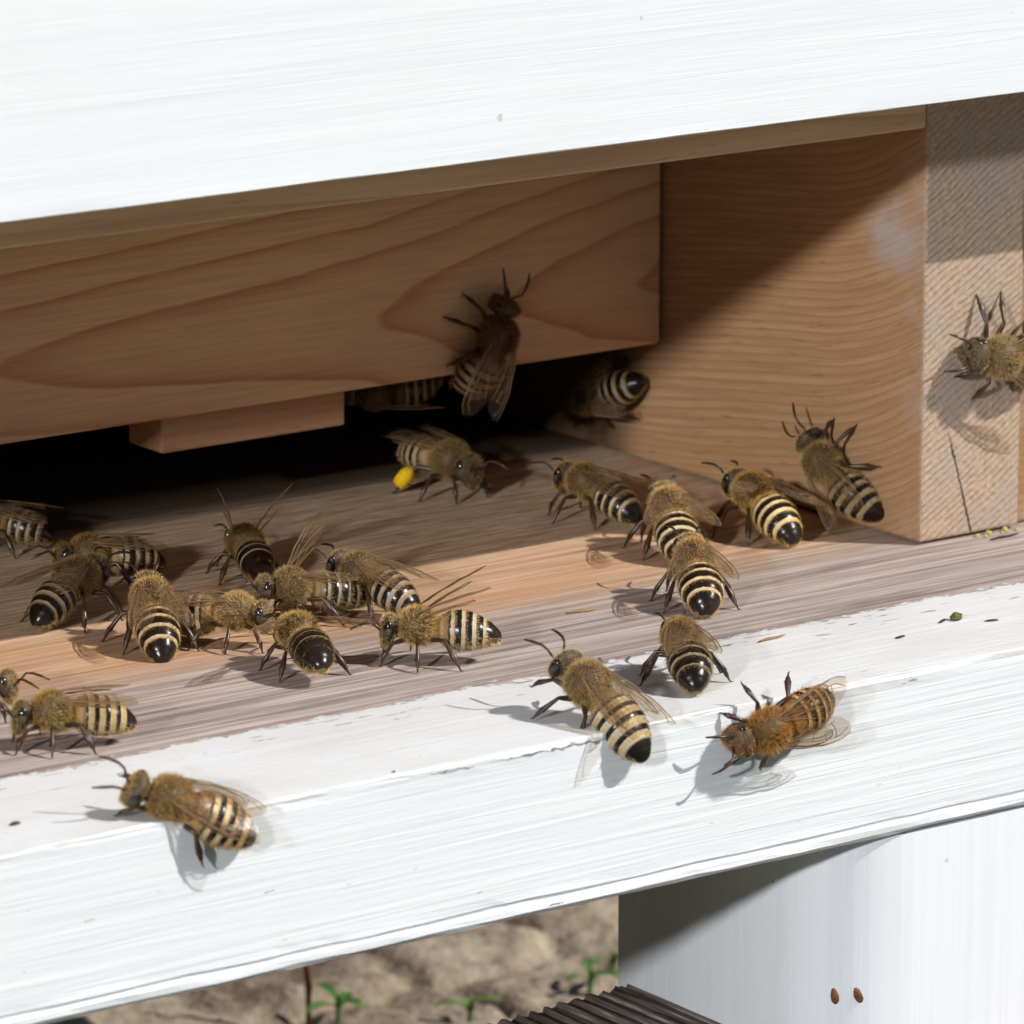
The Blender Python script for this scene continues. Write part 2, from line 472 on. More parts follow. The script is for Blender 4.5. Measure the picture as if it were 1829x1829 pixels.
def ground_z(x, y):
    v = 6.0 * noise.noise((x * 0.018, y * 0.018, 0.3)) + 3.5 * noise.noise((x * 0.05, y * 0.05, 4.1)) + 2.0 * noise.noise((x * 0.16, y * 0.16, 8.0)) + 1.3 * noise.noise((x * 0.4, y * 0.4, 5.0))
    wx, wy = 5 * noise.noise((x * .07, y * .07, 1)), 5 * noise.noise((x * .07, y * .07, 21))
    d = noise.voronoi(((x + wx) * 0.036, (y + wy) * 0.036, 2.2))[0]
    crack = min(1.0, (d[1] - d[0]) / 0.22)
    return -80 + v * 0.42 - 2.4 * (1 - crack) ** 2

gx = axis_pts(-80, 110, 1.0, 60000)
gy = axis_pts(60, 190, 1.0, 60000)
gv = [(x, y, ground_z(x, y)) for y in gy for x in gx]
nx = len(gx)
gf = [(j * nx + i, j * nx + i + 1, (j + 1) * nx + i + 1, (j + 1) * nx + i) for j in range(len(gy) - 1) for i in range(nx - 1)]
g = mesh_obj('ground', gv, gf, M_soil, smooth=True)
thing(g, 'dry cracked brown garden soil far below the hive', 'ground', kind='structure')
gtop = lambda x, y: ground_z(x, y)

# ------------------------------------------------------------------ the beehive
XL, XR = -250.0, 34.0
hive = empty('beehive', (0, 0, 0), 'wooden beehive with white painted boards and a raw wood entrance recess', 'beehive')

xs = list(np.arange(XL, XR + 0.1, 2.0))
r = 0.3
prof = [(150, -15), (150, 0), (60, 0), (20, 0), (-16.5, 0), (-32.5, -0.03), (-34.3 + r, -0.05)]
for k in range(1, 6):
    a = k / 6 * math.pi / 2
    prof.append((-34.3 + r - r * math.sin(a), -0.05 - r + r * math.cos(a)))
prof += [(-34.3, -r - 0.3), (-34.3, -1.3), (-34.3, -12.6), (-34.3, -13.35), (-34.05, -13.55), (-34.05, -13.8), (-34.3, -14.0), (-34.3, -14.55), (-33.9, -15)]
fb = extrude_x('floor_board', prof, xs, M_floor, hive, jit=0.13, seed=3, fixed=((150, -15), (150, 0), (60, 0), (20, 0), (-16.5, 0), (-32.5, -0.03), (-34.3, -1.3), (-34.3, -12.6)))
fb['label'] = 'landing board, bare worn wood inside and white paint along its front'

cp = [(-0.25, 46.35), (-14.88, 46.35), (-15, 46.45), (-15, 47.3), (-15, 118.0), (-0.25, 118.0)]
cb = extrude_x('cover_board', cp, xs, M_panel, hive, jit=0.05, seed=11, fixed=((-15, 47.3), (-15, 118.0), (-0.25, 118.0)))
cb['label'] = 'white painted front board above the entrance'

box('front_rail', (XL + 13, -0.06), (0, 17), (40.75, 118), M_rail, hive, 0.3)
box('entrance_board', (XL + 13, -0.55), (40.4, 50), (13.1, 60), M_pine, hive, 0.35)
bar = box('entrance_reducer', (-58.6, -37.2), (43.6, 49.6), (8.9, 13.05), M_bar, hive, 0.25)

def block(name, x0, x1):
    vs = [(a, b, c) for a in (x0, x1) for b in (0, 150) for c in (0.28, 118)]
    fs = [(0, 1, 3, 2), (4, 6, 7, 5), (0, 4, 5, 1), (2, 3, 7, 6), (0, 2, 6, 4), (1, 5, 7, 3)]
    o = mesh_obj(name, vs, fs, [M_cheek, M_grain], hive, mat_idx=[0, 0, 1, 0, 0, 0])
    return bevel(o, 0.3)
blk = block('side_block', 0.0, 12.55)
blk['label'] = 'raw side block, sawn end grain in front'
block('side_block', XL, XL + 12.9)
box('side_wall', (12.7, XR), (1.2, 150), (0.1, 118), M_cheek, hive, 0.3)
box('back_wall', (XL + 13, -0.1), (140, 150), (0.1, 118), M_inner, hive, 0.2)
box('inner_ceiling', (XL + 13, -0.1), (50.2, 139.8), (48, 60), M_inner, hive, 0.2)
box('roof', (XL - 8, XR + 8), (-24, 158), (118.2, 132), M_roof, hive, 0.8)

# ------------------------------------------------------------------ stand and decking under it
stand = empty('hive_stand', (0, 0, 0), 'white painted wooden stand leg with a broad rounded corner under the landing board', 'stand')
RC, SX, FY = 9.0, -37.0, -33.8              # rounded front corner, flat side, front of the leg
def leg(mirror=False):
    """square post with a broad rounded front corner, its top under the landing board"""
    pr = [(16.0, FY), (0.0, FY)]
    for k in range(25):
        a = k / 24 * math.pi / 2
        pr.append((SX + RC - RC * math.sin(a), FY + RC - RC * math.cos(a)))
    pr += [(SX, -0.9), (SX + 0.5, -0.4), (16.0, -0.4)]
    if mirror: pr = [(XL + XR - a, b) for a, b in pr]
    n = len(pr)
    zs = [-46, -40, -34, -28, -22, -15.35]
    vs = [(a + 0.10 * noise.noise((b * .2, z * .15, 3)), b + 0.10 * noise.noise((a * .2, z * .15, 9)), z) for z in zs for a, b in pr]
    fs = [(k * n + j, k * n + (j + 1) % n, k * n + n + (j + 1) % n, k * n + n + j) for k in range(len(zs) - 1) for j in range(n - 3)]
    sm = [True] * len(fs)
    fs += [(k * n + j, k * n + (j + 1) % n, k * n + n + (j + 1) % n, k * n + n + j) for k in range(len(zs) - 1) for j in range(n - 3, n)]
    b = len(vs)
    vs += vs[:n] + vs[(len(zs) - 1) * n:len(zs) * n]
    fs += [tuple(range(b + n - 1, b - 1, -1)), tuple(range(b + n, b + 2 * n))]
    sm += [False] * (len(fs) - len(sm))
    if mirror: fs = [f[::-1] for f in fs]
    o = mesh_obj('leg', vs, fs, M_leg, stand)
    o.data.polygons.foreach_set('use_smooth', sm)
    return o
lg = leg()
leg(True)
def nail(x, z, ang):
    vs, fs = [], []
    n = 10
    for k, (rr, d) in enumerate([(0.62, 0.0), (0.62, 0.10), (0.45, 0.22), (0.16, 0.27)]):
        for j in range(n):
            a = j / n * 2 * math.pi
            u, w = rr * 0.62 * math.cos(a), rr * 1.25 * math.sin(a)
            u, w = u * math.cos(ang) - w * math.sin(ang), u * math.sin(ang) + w * math.cos(ang)
            uu, dd = u * (1 + 0.12 * math.sin(3 * a + x)), d
            tx_ = (x - (SX + RC)) / RC
            nx_, ny_ = tx_, -math.sqrt(max(0, 1 - tx_ * tx_))
            vs.append((SX + RC + nx_ * (RC + dd - .02) - ny_ * uu, FY + RC + ny_ * (RC + dd - .02) + nx_ * uu, z + w))
    for k in range(3):
        for j in range(n):
            fs.append((k * n + j, k * n + (j + 1) % n, (k + 1) * n + (j + 1) % n, (k + 1) * n + j))
    fs.append(tuple(range(3 * n, 4 * n)))
    o = mesh_obj('nail', vs, fs, M_rust, lg, smooth=True)
    return o
nail(-35.0, -30.4, 0.15)
nail(-33.5, -30.2, 0.35)

def decking():
    z0 = -36.7
    prof = []
    x = -62.0
    vs, fs = [], []
    xsd = []
    while x < 60:
        q = 1.0 + 0.5 * noise.noise((x * 0.9, 3.0, 1.0))
        xsd += [(x, 0.0), (x + 0.45 * q, 0.42 * q), (x + 0.9 * q, 0.36), (x + 1.2 * q, 0.0)]
        x += 1.65 * q + 0.1
    ys = [-150, -120, -90, -60, -40, -30, -20, -12, -6, -2]
    n = len(xsd)
    for iy, y in enumerate(ys):
        for j, (xx, dz) in enumerate(xsd):
            end = (iy == len(ys) - 1)
            yy = y + (-1.2 + 0.10 * (xx + 45) + 1.3 * noise.noise((xx * 1.3, 0, 4)) if end else 0)
            vs.append((xx + 0.25 * noise.noise((xx, y * 0.05, 7)), yy, z0 + dz * (0.8 + 0.5 * noise.noise((xx * 0.7, y * 0.04, 2)))))
    for i in range(len(ys) - 1):
        for j in range(n - 1):
            a = i * n + j
            fs.append((a, a + 1, a + 1 + n, a + n))
    base = len(vs)
    for iy in (0, len(ys) - 1):
        for j in range(n):
            q = vs[iy * n + j]
            vs.append((q[0], q[1], z0 - 14))
    for k, iy in enumerate((0, len(ys) - 1)):
        for j in range(n - 1):
            a, b = iy * n + j, base + k * n + j
            fs.append((a, b, b + 1, a + 1) if k == 0 else (a, a + 1, b + 1, b))
    fs.append((base, base + n, base + 2 * n - 1, base + n - 1))
    o = mesh_obj('decking_board', vs, fs, M_deck)
    return thing(o, 'dark brown ribbed decking board with a splintered end under the white leg', 'board')
decking()

# ------------------------------------------------------------------ seedlings, twig, stones on the soil
rs = random.Random(5)
def seedling(x, y, n, size, label):
    zb = gtop(x, y)
    root = empty('weed_seedling', (x, y, zb), label, 'weed', 'green seedlings on the soil')
    st = []
    hgt = size * 0.7
    vs, fs = [], []
    for k in range(5):
        for j in range(6):
            a = j / 6 * 2 * math.pi
            vs.append((0.35 * math.cos(a) + 0.4 * k / 4, 0.35 * math.sin(a), hgt * k / 4))
    for k in range(4):
        for j in range(6): fs.append((k * 6 + j, k * 6 + (j + 1) % 6, k * 6 + 6 + (j + 1) % 6, k * 6 + 6 + j))
    mesh_obj('stem', vs, fs, M_leaf, root, smooth=True)
    for q in range(n):
        a0 = q * 2.4 + rs.random()
        L, wd = size * rs.uniform(0.8, 1.2), size * rs.uniform(0.32, 0.45)
        vs, fs = [], []
        for k in range(8):
            u = k / 7
            wv = wd * math.sin(math.pi * min(1, 0.06 + u * 0.94)) ** 0.8 * 0.5
            r0 = L * u
            zz = hgt * (0.5 + 0.5 * q / n) + L * (0.55 * u - 0.45 * u * u)
            for s in (-1, -0.5, 0, 0.5, 1):
                vs.append((r0 * math.cos(a0) - s * wv * math.sin(a0), r0 * math.sin(a0) + s * wv * math.cos(a0), zz + abs(s) * wv * 0.35))
        for k in range(7):
            for j in range(4): fs.append((k * 5 + j, k * 5 + j + 1, k * 5 + 6 + j, k * 5 + 5 + j))
        mesh_obj('leaf', vs, fs, M_leaf, root, smooth=True)
seedling(6.5, 110, 4, 4.6, 'largest green seedling on the soil, nearest the red twig')
seedling(37.0, 102, 4, 4.0, 'green seedling in the soil crack close to the decking end')
seedling(44.0, 107, 3, 4.6, 'green seedling half hidden behind the white leg edge')
seedling(18.5, 100.5, 3, 3.6, 'small green seedling at the bottom border of the photo')

def tube_pts(pts, rad, seg=7):
    pts = [Vector(p) for p in pts]
    vs, fs = [], []
    for i, p in enumerate(pts):
        d = (pts[min(i + 1, len(pts) - 1)] - pts[max(i - 1, 0)]).normalized()
        u = d.cross(Vector((0, 0, 1)))
        if u.length < 1e-3: u = d.cross(Vector((1, 0, 0)))
        u.normalize()
        w = u.cross(d)
        rr = rad[i] if isinstance(rad, (list, tuple)) else rad
        for j in range(seg):
            a = j / seg * 2 * math.pi
            vs.append(tuple(p + rr * (math.cos(a) * u + math.sin(a) * w)))
    for i in range(len(pts) - 1):
        for j in range(seg):
            fs.append((i * seg + j, i * seg + (j + 1) % seg, (i + 1) * seg + (j + 1) % seg, (i + 1) * seg + j))
    fs.append(tuple(range(seg - 1, -1, -1)))
    fs.append(tuple(range((len(pts) - 1) * seg, len(pts) * seg)))
    return vs, fs
tx, ty = 3.0, 111
vs, fs = tube_pts([(tx, ty, gtop(tx, ty) - 1), (tx + .2, ty, gtop(tx, ty) + 6), (tx - .1, ty + .5, gtop(tx, ty) + 12), (tx + .3, ty, gtop(tx, ty) + 19)], [0.5, 0.45, 0.4, 0.25])
thing(mesh_obj('twig', vs, fs, M_twig, smooth=True), 'thin reddish brown twig sticking up from the soil', 'twig')

# ------------------------------------------------------------------ crumbs lying on the landing board
def crumb(name, x, y, z, sx, sy, sz, mat, label, cat, group=None, rot=0.0, seed=0):
    vs, fs = [], []
    nu, nv = 10, 6
    for i in range(nv + 1):
        th = math.pi * i / nv
        for j in range(nu):
            ph = 2 * math.pi * j / nu
            d = Vector((math.sin(th) * math.cos(ph), math.sin(th) * math.sin(ph), math.cos(th)))
            k = 1 + 0.45 * noise.noise(d * 1.7 + Vector((seed * 3.1, 0, 0)))
            a, b = d.x * sx * k, d.y * sy * k
            vs.append((a * math.cos(rot) - b * math.sin(rot), a * math.sin(rot) + b * math.cos(rot), d.z * sz * k + sz * 0.75))
    for i in range(nv):
        for j in range(nu):
            fs.append((i * nu + j, (i + 1) * nu + j, (i + 1) * nu + (j + 1) % nu, i * nu + (j + 1) % nu))
    o = mesh_obj(name, vs, fs, mat, smooth=True)
    o.location = Vector((x, y, z)) * MM
    return thing(o, label, cat, group)
for i, (x, y, s) in enumerate([(6.8, -0.6, .22), (7.5, -1.0, .17), (8.3, -0.5, .28), (9.7, -0.9, .16), (10.5, -0.4, .30), (11.6, -0.8, .2)]):
    crumb('wax_crumb', x, y, 0, s * 1.3, s, s * .9, M_wax, 'tiny yellow wax crumb along the foot of the end grain block', 'crumb', 'wax crumbs at the foot of the block', i, i)
crumb('moss_crumb', -15.4, -23.4, 0, .62, .5, .42, M_moss, 'greenish moss crumb on the white paint near its right end', 'crumb', None, 0.3, 31)
crumb('moss_crumb', -16.8, -23.1, 0, .8, .16, .12, M_dark, 'dark thin moss shred beside the greenish crumb', 'crumb', None, 0.5, 32)
crumb('dirt_speck', -13.0, -25.6, 0, .75, .14, .1, M_dark, 'dark elongated speck at the right end of the white paint', 'speck', None, -0.3, 33)
crumb('dirt_speck', -23.6, -25.2, 0, .7, .16, .12, M_dark, 'dark flat speck on white paint between moss crumb and bare wood', 'speck', None, 0.2, 34)
crumb('dirt_speck', -85.2, -33.3, -.45, .45, .3, .25, M_dark, 'black speck at the left end of the hairline crack in the paint', 'speck', None, 0.4, 35)
crumb('dirt_speck', -118.5, -27.9, 0, .6, .2, .15, M_dark, 'dark speck on the white paint below the two leftmost bees', 'speck', None, 0.1, 36)
for k, (x, y, L, rz, lab) in enumerate([(-33.4, -18.9, 1.7, 0.1, 'thin brown splinter on the paint edge below the raw block'),
                                        (-41.5, -1.0, 1.6, -0.15, 'short brown splinter on the bare wood left of the stacked bees'),
                                        (8.7, -2.4, 1.9, 0.05, 'dark brown stalk in front of the yellow wax crumbs')]):
    d = Vector((math.cos(rz), math.sin(rz), 0)) * L
    vs, fs = tube_pts([-d, -d * .3 + Vector((0, .06, .05)), d * .4, d + Vector((0, .05, .08))], [.07, .13, .12, .05], 6)
    o = mesh_obj('splinter', vs, fs, M_dark if k == 2 else M_splint, smooth=True)
    o.location = Vector((x, y, 0.12)) * MM
    thing(o, lab, 'splinter')

# ------------------------------------------------------------------ honey bees
def body_mat():
    t = NT('bee_body')
    at = t.n('Attribute', attribute_name='ax')
    up = t.n('Attribute', attribute_name='up')
    ax, u = at.outputs['Fac'], up.outputs['Fac']
    x, y, z, v = t.pos()
    rnd = t.n('ObjectInfo').outputs['Random']
    nz = t.noise(v, 1.6, 3, 0.6)
    sg = t.math('DIVIDE', t.math('SUBTRACT', t.math('MULTIPLY', ax, -1.0), 2.25), 1.13)
    sg = t.math('ADD', sg, t.math('MULTIPLY', t.math('SUBTRACT', nz, 0.5), 0.16))
    fr = t.math('FRACT', sg)
    dsh = t.n('Attribute', attribute_name='shift').outputs['Fac']
    w = t.math('SUBTRACT', t.math('ADD', 0.24, t.math('MULTIPLY', rnd, 0.18)), dsh)
    dk = t.smooth(fr, w, t.math('ADD', w, 0.14))
    dk = t.math('MULTIPLY', dk, t.smooth(fr, 1.0, 0.95))
    first = t.smooth(sg, 0.85, 0.6)
    lim = t.math('SUBTRACT', 4.4, t.math('MULTIPLY', t.math('MAXIMUM', dsh, 0.0), 3.0))
    last = t.smooth(sg, lim, t.math('ADD', lim, 0.25))
    dk = t.math('MULTIPLY', dk, t.math('SUBTRACT', 1.0, t.math('MULTIPLY', first, 0.6)))
    dk = t.math('MAXIMUM', dk, last)
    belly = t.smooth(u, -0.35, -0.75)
    pale = t.mix(nz, (0.42, 0.30, 0.14), (0.74, 0.62, 0.40))
    dark = t.mix(nz, (0.006, 0.004, 0.003), (0.022, 0.013, 0.008))
    r2 = t.math('FRACT', t.math('MULTIPLY', rnd, 7.31))
    pale = t.mix(t.smooth(r2, 0.3, 1.0, 0, 0.8), pale, t.mix(nz, (0.24, 0.17, 0.10), (0.42, 0.35, 0.25)))
    pale = t.mix(t.math('MULTIPLY', first, 0.7), pale, t.mix(nz, (0.32, 0.17, 0.05), (0.52, 0.31, 0.10)))
    c = t.mix(dk, pale, dark)
    tint = t.n('ObjectInfo').outputs['Color']
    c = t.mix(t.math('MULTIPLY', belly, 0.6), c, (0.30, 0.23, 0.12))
    isab = t.smooth(ax, -1.75, -2.0)
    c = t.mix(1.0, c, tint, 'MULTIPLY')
    thx = t.mix(nz, (0.035, 0.02, 0.008), (0.14, 0.08, 0.025))
    bald = t.math('MULTIPLY', t.smooth(t.math('ADD', u, t.math('MULTIPLY', t.math('SUBTRACT', nz, 0.5), 0.2)), 0.90, 1.0), t.math('MULTIPLY', t.smooth(ax, 1.2, 0.8), t.smooth(ax, -1.1, -0.7)))
    thx = t.mix(bald, thx, (0.02, 0.014, 0.01))
    thx = t.mix(t.smooth(ax, 2.2, 2.6), thx, t.mix(nz, (0.03, 0.018, 0.010), (0.10, 0.065, 0.035)))
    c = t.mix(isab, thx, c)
    rough = t.math('SUBTRACT', 0.58, t.math('MULTIPLY', t.math('MULTIPLY', dk, isab), 0.33))
    n = t.bump(nz, 0.05, 0.5)
    return t.fin(c, rough, n, 0.4)
M_body = body_mat()
M_limb = flat_mat('bee_leg', (0.045, 0.021, 0.009), 0.34, 0.5, 0.7, 1.5, 0.03)
M_eye = flat_mat('bee_eye', (0.012, 0.009, 0.008), 0.16, 0.6, 0.2, 1.0, 0)
M_pollen = flat_mat('pollen', (0.86, 0.50, 0.02), 0.9, 0.1, 0.28, 3.5, 0.25)

def fur_mat():
    t = NT('bee_fur')
    at = t.n('Attribute', attribute_name='tone')
    c = t.ramp(at.outputs['Fac'], [(0.0, (0.28, 0.15, 0.04)), (0.35, (0.74, 0.46, 0.12)), (0.7, (0.90, 0.66, 0.25)), (1.0, (0.92, 0.82, 0.54))])
    rnd = t.n('ObjectInfo').outputs['Random']
    c = t.mix(t.math('MULTIPLY', rnd, 0.4), c, (0.34, 0.27, 0.17))
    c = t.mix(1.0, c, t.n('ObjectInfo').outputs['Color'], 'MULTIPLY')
    t.fin(c, 0.6, None, 0.3)
    tr = t.n('BsdfTranslucent')
    t.set(tr.inputs[0], c)
    mx = t.n('MixShader')
    mx.inputs[0].default_value = 0.5
    t.t.links.new(t.b.outputs[0], mx.inputs[1])
    t.t.links.new(tr.outputs[0], mx.inputs[2])
    t.t.links.new(mx.outputs[0], t.out.inputs[0])
    return t.m
M_fur = fur_mat()

def wing_mat():
    t = NT('bee_wing_membrane')
    x, y, z, v = t.pos()
    g = t.noise(v, 1.2, 3, 0.6)
    t.fin((0.30, 0.22, 0.14), 0.22, t.bump(g, 0.06, 0.6), 0.9)
    tr = t.n('BsdfTransparent')
    tr.inputs[0].default_value = (0.86, 0.80, 0.70, 1)
    lw = t.n('LayerWeight')
    lw.inputs['Blend'].default_value = 0.35
    f = t.math('ADD', 0.045, t.math('MULTIPLY', lw.outputs['Facing'], 0.30))
    mx = t.n('MixShader')
    t.set(mx.inputs[0], f)
    t.t.links.new(tr.outputs[0], mx.inputs[1])
    t.t.links.new(t.b.outputs[0], mx.inputs[2])
    t.t.links.new(mx.outputs[0], t.out.inputs[0])
    return t.m
M_wing = wing_mat()
M_vein = flat_mat('bee_wing_vein', (0.20, 0.12, 0.06), 0.5, 0.3, 0.2, 1.0, 0)

# stations of the body along its axis: x, centre z, half width, half height (worker bee, mm, thorax centre at the origin)
ST = np.array([
    (4.20, -0.95, 0.05, 0.05), (4.16, -0.9, 0.55, 0.65), (4.00, -0.72, 1.15, 1.30), (3.70, -0.55, 1.60, 1.62), (3.25, -0.45, 1.80, 1.66), (2.85, -0.35, 1.65, 1.50),
    (2.50, -0.2, 1.05, 0.98), (2.22, -0.1, 0.70, 0.70), (2.00, -0.05, 0.95, 0.98), (1.70, 0.0, 1.48, 1.46), (1.15, 0.05, 1.88, 1.86), (0.40, 0.1, 2.06, 2.04),
    (-0.40, 0.05, 2.02, 1.98), (-1.10, -0.1, 1.74, 1.70), (-1.60, -0.25, 1.25, 1.20), (-1.88, -0.4, 0.80, 0.80), (-2.04, -0.42, 0.85, 0.90), (-2.28, -0.38, 1.40, 1.38),
    (-2.80, -0.30, 1.92, 1.84), (-3.50, -0.28, 2.22, 2.08), (-4.40, -0.30, 2.32, 2.14), (-5.40, -0.36, 2.26, 2.05), (-6.30, -0.45, 2.00, 1.78), (-7.10, -0.55, 1.65, 1.45),
    (-7.75, -0.66, 1.30, 1.14), (-8.25, -0.76, 0.92, 0.80), (-8.58, -0.83, 0.52, 0.46), (-8.70, -0.86, 0.05, 0.05)])
def dense_stations():
    t = np.arange(len(ST))
    tt = np.linspace(0, len(ST) - 1, 112)
    out = np.stack([np.interp(tt, t, ST[:, k]) for k in range(4)], 1)
    for _ in range(2):
        out[1:-1] = 0.25 * out[:-2] + 0.5 * out[1:-1] + 0.25 * out[2:]
    for q in out:
        if q[0] < -2.6:                       # overlapping abdominal plates
            f = ((-q[0] - 2.25) / 1.13) % 1.0
            k = 1.025 - 0.05 * (1 - f)
            q[2] *= k
            q[3] *= k
    return out
DS = dense_stations()
NR = 26

def polyline(pts, n):
    """smooth resample of a few joints"""
    P = np.array(pts, float)
    d = np.concatenate([[0], np.cumsum(np.linalg.norm(np.diff(P, axis=0), axis=1))])
    t = np.linspace(0, d[-1], n)
    return np.stack([np.interp(t, d, P[:, k]) for k in range(3)], 1)

FORE = [(0, 0), (1.2, .25), (2.6, .42), (4.2, .55), (5.8, .62), (7.3, .55), (8.4, .28), (8.95, -.15), (8.9, -.75), (8.4, -1.4), (7.4, -1.95), (6.2, -2.25), (4.9, -2.25), (3.6, -1.85), (2.3, -1.25), (1.1, -.6), (.3, -.2)]
HIND = [(0, 0), (1.2, .2), (2.6, .3), (4.0, .3), (5.2, .15), (6.0, -.25), (6.1, -.8), (5.6, -1.3), (4.6, -1.6), (3.4, -1.6), (2.2, -1.25), (1.1, -.7), (.3, -.25)]
FV = [[(0, 0), (2.6, .36), (5.8, .55), (7.2, .5)], [(0, -.05), (2.2, -.2), (4.0, -.15), (6.0, .1), (7.6, -.1), (8.5, -.8)], [(.2, -.1), (2.2, -.6), (4.2, -1.0), (6.6, -1.75)], [(4.0, -.15), (4.2, -1.0)], [(5.9, .1), (5.6, -.7), (6.9, -.9)],
      [(7.1, 0), (6.9, -.9), (6.2, -1.6)], [(.3, -.2), (2.3, -.95), (4.2, -2.0)]]
HV = [[(0, 0), (2.6, .22), (5.2, .1)], [(.2, -.1), (2.4, -.4), (4.2, -.6), (5.6, -.9)], [(.3, -.2), (2.2, -.85), (3.6, -1.45)]]

def honey_bee(label, foot, fwd, nrm, h=3.0, pitch=5, scale=0.88, droop=4, bend=0, wings=(14, 4), head=(0, 0), seed=0, fur_tone=0.0,
              legs=None, pollen=False, wing_l=None, wing_r=None, antennae=True, roll=0, tint=(1, 1, 1), dark=0.0):
    scale *= .95
    rg = random.Random(seed * 77 + 13)
    nr = np.random.RandomState(seed * 31 + 7)
    if tint == (1, 1, 1):
        k = rg.choice((.84, .95, 1.04, 1.12, 1.18))
        tint = (k, k * rg.uniform(.95, 1.06), k * rg.uniform(.85, 1.2))
    N = Vector(nrm).normalized()
    Fd = Vector(fwd)
    Fd = (Fd - N * Fd.dot(N)).normalized()
    Lf = N.cross(Fd)
    root_m = Matrix((Fd, Lf, N)).transposed().to_4x4()
    root_m.translation = Vector(foot) * MM
    cp_, sp_ = math.cos(math.radians(pitch)), math.sin(math.radians(pitch))
    cr_, sr_ = math.cos(math.radians(roll)), math.sin(math.radians(roll))
    dr, bd = math.radians(droop), math.radians(bend)
    hp, hy = math.radians(head[0]), math.radians(head[1])

    al, aw = rg.uniform(.93, 1.07), rg.uniform(.92, 1.05)
    def T(P):
        """straight body coordinates -> posed coordinates above the surface (mm, unscaled root)"""
        P = np.array(P, float).reshape(-1, 3).copy()
        ab = P[:, 0] < -2.0
        P[ab, 0] = -2.0 + (P[ab, 0] + 2.0) * al
        P[ab, 1:] *= 1 + (aw - 1) * np.clip((-2.0 - P[ab, :1]) / 1.0, 0, 1)
        x = P[:, 0]
        # head turns about the neck
        k = np.clip((x - 2.0) / 0.5, 0, 1)
        a, b = hp * k, hy * k
        dx, dy, dz = P[:, 0] - 2.1, P[:, 1], P[:, 2] + 0.1
        dx, dz = dx * np.cos(a) - dz * np.sin(a) * -1, dz * np.cos(a) - dx * np.sin(a)
        dx, dy = dx * np.cos(b) - dy * np.sin(b), dy * np.cos(b) + dx * np.sin(b)
        P = np.where((k > 0)[:, None], np.stack([2.1 + dx, dy, -0.1 + dz], 1), P)
        # abdomen bends about the waist
        t = np.clip((-1.9 - x) / 6.9, 0, 1)
        a, b = dr * (0.35 + 0.65 * t) * (t > 0), bd * (0.35 + 0.65 * t) * (t > 0)
        dx, dy, dz = P[:, 0] + 1.9, P[:, 1], P[:, 2] + 0.4
        dx2, dz2 = dx * np.cos(a) - dz * np.sin(a), dz * np.cos(a) + dx * np.sin(a)
        dx3, dy3 = dx2 * np.cos(b) - dy * np.sin(b), dy * np.cos(b) + dx2 * np.sin(b)
        P = np.where((t > 0)[:, None], np.stack([dx3 - 1.9, dy3, dz2 - 0.4], 1), P)
        # roll and pitch of the whole body
        y, z = P[:, 1] * cr_ - P[:, 2] * sr_, P[:, 2] * cr_ + P[:, 1] * sr_
        x, z = P[:, 0] * cp_ - z * sp_, z * cp_ + P[:, 0] * sp_
        return np.stack([x, y, z], 1) * scale + np.array([0, 0, h])

    # ---- body surface, legs rooted in it
    vs, ax, up = [], [], []
    for x, zc, w, hh in DS:
        for j in range(NR):
            a = j / NR * 2 * math.pi
            cy, cz = math.cos(a), math.sin(a)
            py, pz = w * cy, zc + hh * cz
            if 2.7 < x < 4.3 and cz < 0: py *= 1 - 0.42 * (-cz) ** 1.5; pz -= 0.35 * (-cz) * hh / 1.6
            vs.append((x, py, pz))
            ax.append(x)
            up.append(cz)
    V = T(vs)
    nb = len(V)
    fs = [(i * NR + j, (i + 1) * NR + j, (i + 1) * NR + (j + 1) % NR, i * NR + (j + 1) % NR) for i in range(len(DS) - 1) for j in range(NR)]
    fs.append(tuple(range(NR - 1, -1, -1)))
    fs.append(tuple(range((len(DS) - 1) * NR, len(DS) * NR)))
    mi = [0] * len(fs)
    AV = V.tolist()
    def add_tube(pts, rad, m=1, seg=8):
        v2, f2 = tube_pts(pts, rad, seg)
        b = len(AV)
        AV.extend([list(q) for q in v2])
        fs.extend([tuple(k + b for k in f) for f in f2])
        mi.extend([m] * len(f2))
        ax.extend([3.0] * len(v2))
        up.extend([0.0] * len(v2))
    hip = {'f': (1.25, .75, -1.25), 'm': (0.1, .95, -1.45), 'h': (-1.0, .95, -1.2)}
    foot0 = {'f': (3.9, 2.3), 'm': (0.6, 4.4), 'h': (-4.2, 3.7)}
    tib = []
    for key in 'fmh':
        for sd in (1, -1):
            q = hip[key]
            A = Vector(T([(q[0], q[1] * sd, q[2])])[0])
            fx, fy = foot0[key]
            if legs and (key, sd) in legs: fx, fy = legs[(key, sd)][:2]
            fx += rg.uniform(-.6, .6)
            fy += rg.uniform(-.5, .5)
            fz = legs[(key, sd)][2] if legs and (key, sd) in legs and len(legs[(key, sd)]) > 2 else 0.10
            F = Vector((fx * scale, fy * sd * scale, fz))
            mid = A.lerp(F, 0.40)
            out = Vector((F.x - A.x, F.y - A.y, 0)).normalized()
            lift = {'f': 0.75, 'm': 1.1, 'h': 1.35}[key] * scale
            K = mid + Vector((0, 0, lift)) + out * 0.35            # knee
            J = A.lerp(F, 0.74) + out * 0.45 + Vector((0, 0, 0.25)) # tibia end
            J.z = max(J.z, 0.35)
            big = 1.25 if key == 'h' else 1.0
            pts = [A, A.lerp(K, .35), A.lerp(K, .75), K, K.lerp(J, .12), K.lerp(J, .55), K.lerp(J, .92), J, J.lerp(F, .25), J.lerp(F, .6), F]
            rad = [.34, .33, .27, .20, .20, .26 * big, .33 * big, .22 * big, .24 * big, .13, .09]
